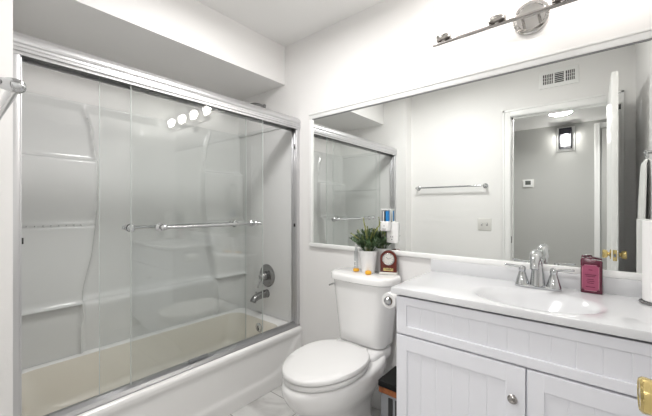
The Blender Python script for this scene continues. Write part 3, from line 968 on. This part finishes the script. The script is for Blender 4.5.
gb = thing('glass_bottle', (-1.072, -0.105, LZ), 'slim clear bottle with an orange base left of the potted plant', 'bottle')
bm = B(); lathe(bm, (-1.072, -0.105, LZ + 0.014), (0, 0, 1), [(0.011, 0), (0.0125, 0.004), (0.0125, 0.098), (0.007, 0.114), (0.006, 0.128)], 22)
part('bottle_glass', bm, glass_mat('clear_bottle_glass', (0.82, 0.84, 0.85), 0.12), gb)
part('stopper', lathe(B(), (-1.072, -0.105, LZ + 0.142), (0, 0, 1), [(0.006, 0), (0.007, 0.004), (0.006, 0.018), (0.002, 0.022)], 16), M['plastic'], gb)
part('orange_base', lathe(B(), (-1.072, -0.105, LZ), (0, 0, 1), [(0.014, 0), (0.019, 0.004), (0.019, 0.010), (0.015, 0.017), (0.008, 0.019)], 24), M['orange'], gb)
bm = B(); box(bm, -1.080, -1.065, -0.1182, -0.1172, LZ + 0.034, LZ + 0.062)
part('paper_label', bm, M['plastic'], gb, smooth=False)
bm = B()
for k in range(3): box(bm, -1.078, -1.067, -0.1188, -0.1181, LZ + 0.039 + k * 0.007, LZ + 0.0415 + k * 0.007)
part('label_print', bm, M['ink'], gb, smooth=False)
oc = thing('orange_ornament', (-0.968, -0.137, LZ), 'small round orange-yellow ornament in front of the white plant pot', 'ornament')
part('orange_body', lathe(B(), (-0.968, -0.137, LZ), (0, 0, 1), [(0.013, 0), (0.018, 0.004), (0.019, 0.011), (0.015, 0.019), (0.006, 0.022)], 24), M['orange'], oc)

# mantel clock, turned a little to the left
ck = thing('mantel_clock', (-0.885, -0.052, LZ), 'small arched mahogany desk clock with a round dial right of the plant', 'clock')
CKR = math.radians(20)
cb = B()
def arch(hw, zs_, y, n=20, off=0.0):
    pts = [Vector((-hw, y, 0.012 + off)), Vector((hw, y, 0.012 + off))]
    for k in range(n + 1):
        a = PI * k / n
        pts.append(Vector((hw * math.cos(a), y, zs_ + hw * 0.95 * math.sin(a))))
    return pts
loft(cb, [arch(0.046, 0.090, 0.014), arch(0.047, 0.090, 0.012), arch(0.047, 0.090, -0.012), arch(0.045, 0.090, -0.015)])
case = part('clock_case', cb, M['mahogany'], ck); case.data.transform(Matrix.Translation(Vector((-0.885, -0.052, LZ)))); 
objs = [case]
def ckp(name, bm, m, parent=ck, **k):
    o = link_mesh(name, bm, m, None, **k)
    o.parent = parent
    return o
bm = B(); box(bm, -0.050, 0.050, -0.020, 0.018, 0, 0.012, 0.002)
ckp('clock_base', bm, M['dial'])
bm = B(); lathe(bm, (0, -0.015, 0.087), (0, -1, 0), [(0.033, 0), (0.034, 0.003), (0.031, 0.005), (0.029, 0.003)], 36)
bz = ckp('bezel', bm, M['nickel_plate'])
bm = B(); lathe(bm, (0, -0.0165, 0.087), (0, -1, 0), [(0.0285, 0), (0.0285, 0.0025)], 36)
dl = ckp('dial', bm, M['dial'])
bm = B()
for k in range(12):
    a = PI * k / 6
    c = Vector((0.024 * math.sin(a), 0, 0.087 + 0.024 * math.cos(a)))
    L = 0.003
    dx, dz = math.sin(a), math.cos(a)
    tube(bm, [(c.x - dx * L, -0.0195, c.z - dz * L), (c.x + dx * L, -0.0195, c.z + dz * L)], 0.0008, 6)
tube(bm, [(0, -0.0198, 0.087), (-0.010, -0.0198, 0.097)], 0.0011, 6)
tube(bm, [(0, -0.0202, 0.087), (0.017, -0.0202, 0.094)], 0.0009, 6)
ckp('clock_hands', bm, M['ink'])
bm = B(); box(bm, -0.028, 0.028, -0.0175, -0.014, 0.020, 0.036, 0.001)
ckp('name_plate', bm, M['brass'])
bm = B()
for z, w in ((0.031, 0.019), (0.025, 0.014)): box(bm, -w, w, -0.0182, -0.0172, z - 0.0012, z + 0.0012)
ckp('plate_engraving', bm, M['ink'])
case.data.transform(Matrix.Identity(4))

# fix the case's local origin (built at the thing's origin)
co = sum((v.co for v in case.data.vertices), Vector()) / len(case.data.vertices)
case.data.transform(Matrix.Translation(Vector((-co.x, 0, 0))))
ymean = (max(v.co.y for v in case.data.vertices) + min(v.co.y for v in case.data.vertices)) / 2
zmin = min(v.co.z for v in case.data.vertices)
case.data.transform(Matrix.Translation(Vector((0, -ymean - 0.0005, 0.012 - zmin))))
ck.rotation_euler = (0, 0, CKR)

# ================================================================== outlet and plug-in on the mirror
ou = thing('wall_outlet', (-0.882, -0.012, 1.06), 'white outlet plate set over the mirror glass behind the plant', 'outlet')
bm = B(); plate_xz(bm, -0.918, -0.846, 1.004, 1.122, -0.0065, 0.009, 0.006)
part('cover_plate', bm, M['plastic'], ou)
bm = B(); plate_xz(bm, -0.899, -0.865, 1.012, 1.052, -0.0155, 0.003, 0.012)
rc = part('socket', bm, M['plastic'], ou)
bm = B()
for x in (-0.889, -0.877): box(bm, x - 0.0015, x + 0.0015, -0.0192, -0.0180, 1.034, 1.044)
lathe(bm, (-0.883, -0.018, 1.024), (0, -1, 0), [(0.003, 0), (0.003, 0.001)], 12)
part('socket_slots', bm, M['ink'], rc, smooth=False)
nl = thing('plug_in_device', (-0.90, -0.035, 1.12), 'white plug-in device with blue and black inserts, set over the outlet plate', 'plug-in device')
bm = B(); box(bm, -0.942, -0.888, -0.052, -0.0158, 1.072, 1.128, 0.006, 3)
part('device_body', bm, M['plastic'], nl)
bm = B()
box(bm, -0.940, -0.890, -0.022, -0.0158, 1.120, 1.200, 0.003)
box(bm, -0.940, -0.890, -0.048, -0.018, 1.192, 1.200, 0.003)
part('back_shield', bm, M['plastic'], nl)
for x, m, w in ((-0.934, 'grey', 0.0035), (-0.925, 'plastic', 0.0035), (-0.9165, 'ink', 0.003), (-0.902, 'blue', 0.0085)):
    bm = B(); box(bm, x - w, x + w, -0.043, -0.025, 1.124, 1.188, 0.002)
    part('device_insert', bm, M[m], nl)
bm = B(); box(bm, -0.919, -0.911, -0.0528, -0.0515, 1.100, 1.104)
for k in range(3): box(bm, -0.928 + 0.002 * k, -0.902 - 0.002 * k, -0.0526, -0.0515, 1.084 - 0.006 * k, 1.0865 - 0.006 * k)
part('device_print', bm, M['grey'], nl, smooth=False)

# ================================================================== vanity light
vlx, vlz, vly = -0.2035, 2.052, -0.092
vn = thing('vanity_light', (vlx, 0, vlz), 'four-bulb brushed nickel bar light above the mirror', 'wall light')
bm = B(); lathe(bm, (vlx, 0, vlz), (0, -1, 0), [(0.074, 0), (0.074, 0.012), (0.070, 0.017), (0.058, 0.018), (0.054, 0.014), (0.01, 0.013)], 48)
part('wall_plate', bm, M['nickel_plate'], vn, angle=25)
bm = B()
for s in (-1, 1):
    bm = B(); tube(bm, smooth_path([(vlx + s * 0.030, -0.012, vlz - 0.005), (vlx + s * 0.030, -0.05, vlz - 0.012), (vlx + s * 0.030, vly, 2.026)], 4), 0.006, 14)
    part('support_arm', bm, M['nickel_plate'], vn)
bm = B(); tube(bm, [(-0.612, vly, 2.024), (0.205, vly, 2.024)], 0.0092, 16)
part('crossbar', bm, M['nickel'], vn)
LX = [-0.559, -0.322, -0.085, 0.152]
for x in LX:
    bm = B(); lathe(bm, (x, vly, 2.026), (0, 0, 1), [(0.010, 0), (0.011, 0.006), (0.034, 0.010), (0.0365, 0.013), (0.0365, 0.028), (0.033, 0.031), (0.013, 0.029), (0.013, 0.05), (0.010, 0.052)], 32)
    cp = part('lamp_cup', bm, M['nickel'], vn)
    bm = B(); lathe(bm, (x, vly, 2.042), (0, 0, 1), [(0.037, 0), (0.052, 0.001), (0.054, 0.006), (0.054, 0.165), (0.0515, 0.165), (0.0515, 0.008), (0.037, 0.004)], 40, cap=False)
    part('glass_shade', bm, M['clear'], cp)
    bm = B(); lathe(bm, (x, vly, 2.076), (0, 0, 1), [(0.012, 0), (0.013, 0.012), (0.021, 0.032), (0.027, 0.050), (0.027, 0.062), (0.020, 0.077), (0.008, 0.085), (0.001, 0.086)], 20)
    part('light_bulb', bm, M['bulb'], cp)

# ceiling domes; the bathroom one is added to carry the unseen fill light
def dome(name, x, y, z, r, label, cat='ceiling light'):
    t = thing(name, (x, y, z), label, cat)
    part('lamp_base', lathe(B(), (x, y, z), (0, 0, -1), [(r * 1.05, 0), (r * 1.05, 0.018), (r * 0.98, 0.022)], 40), M['trim'], t)
    part('diffuser', lathe(B(), (x, y, z - 0.02), (0, 0, -1), [(r, 0), (r * 0.95, 0.012), (r * 0.75, 0.024), (r * 0.4, 0.032), (0.002, 0.034)], 40), M['lampglow'], t)
    return t
dome('ceiling_light', -1.05, -0.80, 2.437, 0.19, 'added round white dome for the unseen fill light on the bathroom ceiling')
dome('ceiling_light', -0.24, -2.44, 2.25, 0.13, 'round white dome light on the hall ceiling')

# ================================================================== things seen on the opposite side (in the mirror)
tbz, tby = 1.418, -1.597
tr = thing('towel_rail', (-1.11, YF, tbz), 'empty polished towel rail on the wall beside the bathroom doorway', 'towel rail')
part('rail', tube(B(), [(-1.445, tby, tbz), (-0.770, tby, tbz)], 0.0085, 18), M['chrome'], tr)
for x in (-1.440, -0.772):
    bm = B()
    lathe(bm, (x, YF, tbz), (0, 1, 0), [(0.024, 0), (0.024, 0.005), (0.016, 0.010), (0.009, 0.016), (0.009, 0.034), (0.010, 0.044), (0.0125, 0.050), (0.0130, 0.058), (0.0125, 0.064), (0.008, 0.070), (0.002, 0.072)], 28)
    part('end_post', bm, M['chrome'], tr)
sw = thing('light_switch', (-0.78, YF, 1.05), 'double light switch plate left of the doorway in the mirror', 'light switch')
def plate_f(bm, x0, x1, z0, z1, y, t, r):
    ring = rrect(x0, x1, z0, z1, r, 0, 5)
    loft(bm, [[Vector((p.x, y, p.y)) for p in ring], [Vector((p.x, y + t * 0.7, p.y)) for p in ring], [Vector((x0 + (x1 - x0) * 0.5 + (p.x - (x0 + x1) / 2) * 0.95, y + t, (z0 + z1) / 2 + (p.y - (z0 + z1) / 2) * 0.96)) for p in ring]])
bm = B(); plate_f(bm, -0.842, -0.722, 0.990, 1.108, YF, 0.006, 0.006)
part('switch_plate', bm, M['ivory'], sw)
for x in (-0.805, -0.759):
    bm = B(); box(bm, x - 0.006, x + 0.006, YF + 0.005, YF + 0.008, 1.036, 1.062, 0.001)
    tg = part('toggle_slot', bm, M['grey'], sw)
    part('toggle', box(B(), x - 0.004, x + 0.004, YF + 0.006, YF + 0.018, 1.048, 1.060, 0.0015), M['plastic'], tg)
ve = thing('wall_vent', (-0.21, YF, 2.305), 'white air vent grille high on the wall above the doorway', 'vent')
bm = B(); plate_f(bm, -0.346, -0.072, 2.230, 2.376, YF, 0.014, 0.004)
part('vent_frame', bm, M['trim'], ve)
for j, (x0, x1) in enumerate(((-0.315, -0.245), (-0.233, -0.170), (-0.158, -0.095))):
    part('vent_opening', box(B(), x0, x1, YF + 0.0135, YF + 0.0148, 2.262, 2.345), M['ink'], ve, smooth=False)
    bm = B()
    if j == 1:
        for k in range(5): box(bm, x0, x1, YF + 0.0145, YF + 0.018, 2.272 + k * 0.0155, 2.276 + k * 0.0155, 0.0008)
    else:
        for k in range(5): box(bm, x0 + 0.009 + k * 0.0125, x0 + 0.0135 + k * 0.0125, YF + 0.0145, YF + 0.018, 2.262, 2.345, 0.0008)
        for k in range(2): box(bm, x0, x1, YF + 0.0145, YF + 0.017, 2.288 + k * 0.026, 2.291 + k * 0.026, 0.0008)
    part('vent_slats', bm, M['trim'], ve)
th = thing('thermostat', (-0.637, HY, 1.53), 'white rectangular thermostat with a dark display on the hall wall', 'thermostat')
bm = B(); box(bm, -0.705, -0.572, HY, HY + 0.006, 1.475, 1.585, 0.002)
part('backing_plate', bm, M['ivory'], th)
part('thermostat_body', box(B(), -0.694, -0.586, HY + 0.006, HY + 0.026, 1.482, 1.580, 0.005, 3), M['plastic'], th)
part('display', box(B(), -0.668, -0.606, HY + 0.0255, HY + 0.0275, 1.512, 1.566, 0.001), M['lcd'], th)
sc = thing('wall_sconce', (-0.235, HY, 2.07), 'dark metal box sconce with a lit bulb on the hall wall', 'wall light')
sx0, sx1, sz0, sz1 = -0.300, -0.175, 1.945, 2.185
part('mounting_board', box(B(), sx0 - 0.028, sx1 + 0.028, HY, HY + 0.008, sz0 - 0.03, sz1 + 0.03, 0.002), M['trim'], sc)
part('back_plate', box(B(), sx0, sx1, HY + 0.008, HY + 0.016, sz0, sz1, 0.002), M['grey'], sc)
bm = B()
D0, D1 = HY + 0.016, HY + 0.125
box(bm, sx0, sx1, D0, D1, sz1 - 0.075, sz1, 0.002)
for x in (sx0, sx1 - 0.009):
    for y in (D0, D1 - 0.009): box(bm, x, x + 0.009, y, y + 0.009, sz0, sz1 - 0.07, 0.001)
for y in (D0, D1 - 0.009): box(bm, sx0, sx1, y, y + 0.009, sz0, sz0 + 0.009, 0.001)
for x in (sx0, sx1 - 0.009): box(bm, x, x + 0.009, D0, D1, sz0, sz0 + 0.009, 0.001)
part('lantern_frame', bm, mat('dark_bronze', (0.03, 0.028, 0.04), 0.4, 0.3), sc)
bm = B()
for x in (sx0 + 0.003, sx1 - 0.005): box(bm, x, x + 0.002, D0 + 0.006, D1 - 0.006, sz0 + 0.009, sz1 - 0.075)
box(bm, sx0 + 0.006, sx1 - 0.006, D1 - 0.006, D1 - 0.004, sz0 + 0.009, sz1 - 0.075)
part('glass_pane', bm, M['clear'], sc, smooth=False)
bm = B(); lathe(bm, ((sx0 + sx1) / 2, (D0 + D1) / 2, sz1 - 0.08), (0, 0, -1), [(0.013, 0), (0.013, 0.015), (0.022, 0.035), (0.027, 0.055), (0.022, 0.075), (0.008, 0.085), (0.001, 0.086)], 20)
part('light_bulb', bm, M['sbulb'], sc)

# hand towel on a ring on the right-hand wall
TY = -0.75
rg = thing('towel_ring', (XR, TY, 1.48), 'chrome towel ring on the right-hand wall', 'towel ring')
part('ring_mount', lathe(B(), (XR, TY, 1.505), (-1, 0, 0), [(0.024, 0), (0.024, 0.006), (0.010, 0.010), (0.009, 0.030), (0.013, 0.034), (0.004, 0.042)], 22), M['chrome'], rg)
part('ring', tube(B(), [(XR - 0.030, TY + 0.032 * math.sin(a), 1.470 + 0.032 * math.cos(a)) for a in [2 * PI * k / 40 for k in range(41)]], 0.0045, 10), M['chrome'], rg)
tw = thing('hand_towel', (XR - 0.03, TY, 1.33), 'white hand towel draped through a ring on the right wall', 'towel')
bm = B()
nu, nv = 60, 26
G = []
for i in range(nu + 1):
    u = i / nu
    rowv = []
    for j in range(nv + 1):
        v = j / nv
        s = v * 2 - 1
        if u < 0.5: h = u * 2; side = -1
        else: h = (1 - u) * 2; side = 1
        # h: 0 at hem, 1 at ring; width narrows toward the ring
        w = 0.045 + 0.095 * (1 - h) ** 0.5
        drop = (0.40 if side < 0 else 0.34) * (1 - h)
        z = 1.455 - drop + 0.010 * math.sin(h * PI / 2) - (0.03 * (1 - h) * (s < -0.6))
        y = TY + s * w - 0.10 * (1 - h) ** 1.1 - 0.05 * (1 - h) * (0.5 - 0.5 * s)
        fold = 0.006 * math.sin(s * 9) * (0.5 + 0.5 * h)
        x = XR - 0.030 + side * (0.010 + 0.004 * (1 - h)) * math.cos(min(1, max(0, (h - 0.93) / 0.07)) * PI / 2) + fold * 0.7
        rowv.append(bm.verts.new((x, y, z)))
    G.append(rowv)
for i in range(nu):
    for j in range(nv):
        bm.faces.new((G[i][j], G[i + 1][j], G[i + 1][j + 1], G[i][j + 1]))
o = part('cloth', bm, M['towel'], tw, angle=180)
md = o.modifiers.new('thickness', 'SOLIDIFY'); md.thickness = 0.006; md.offset = 0
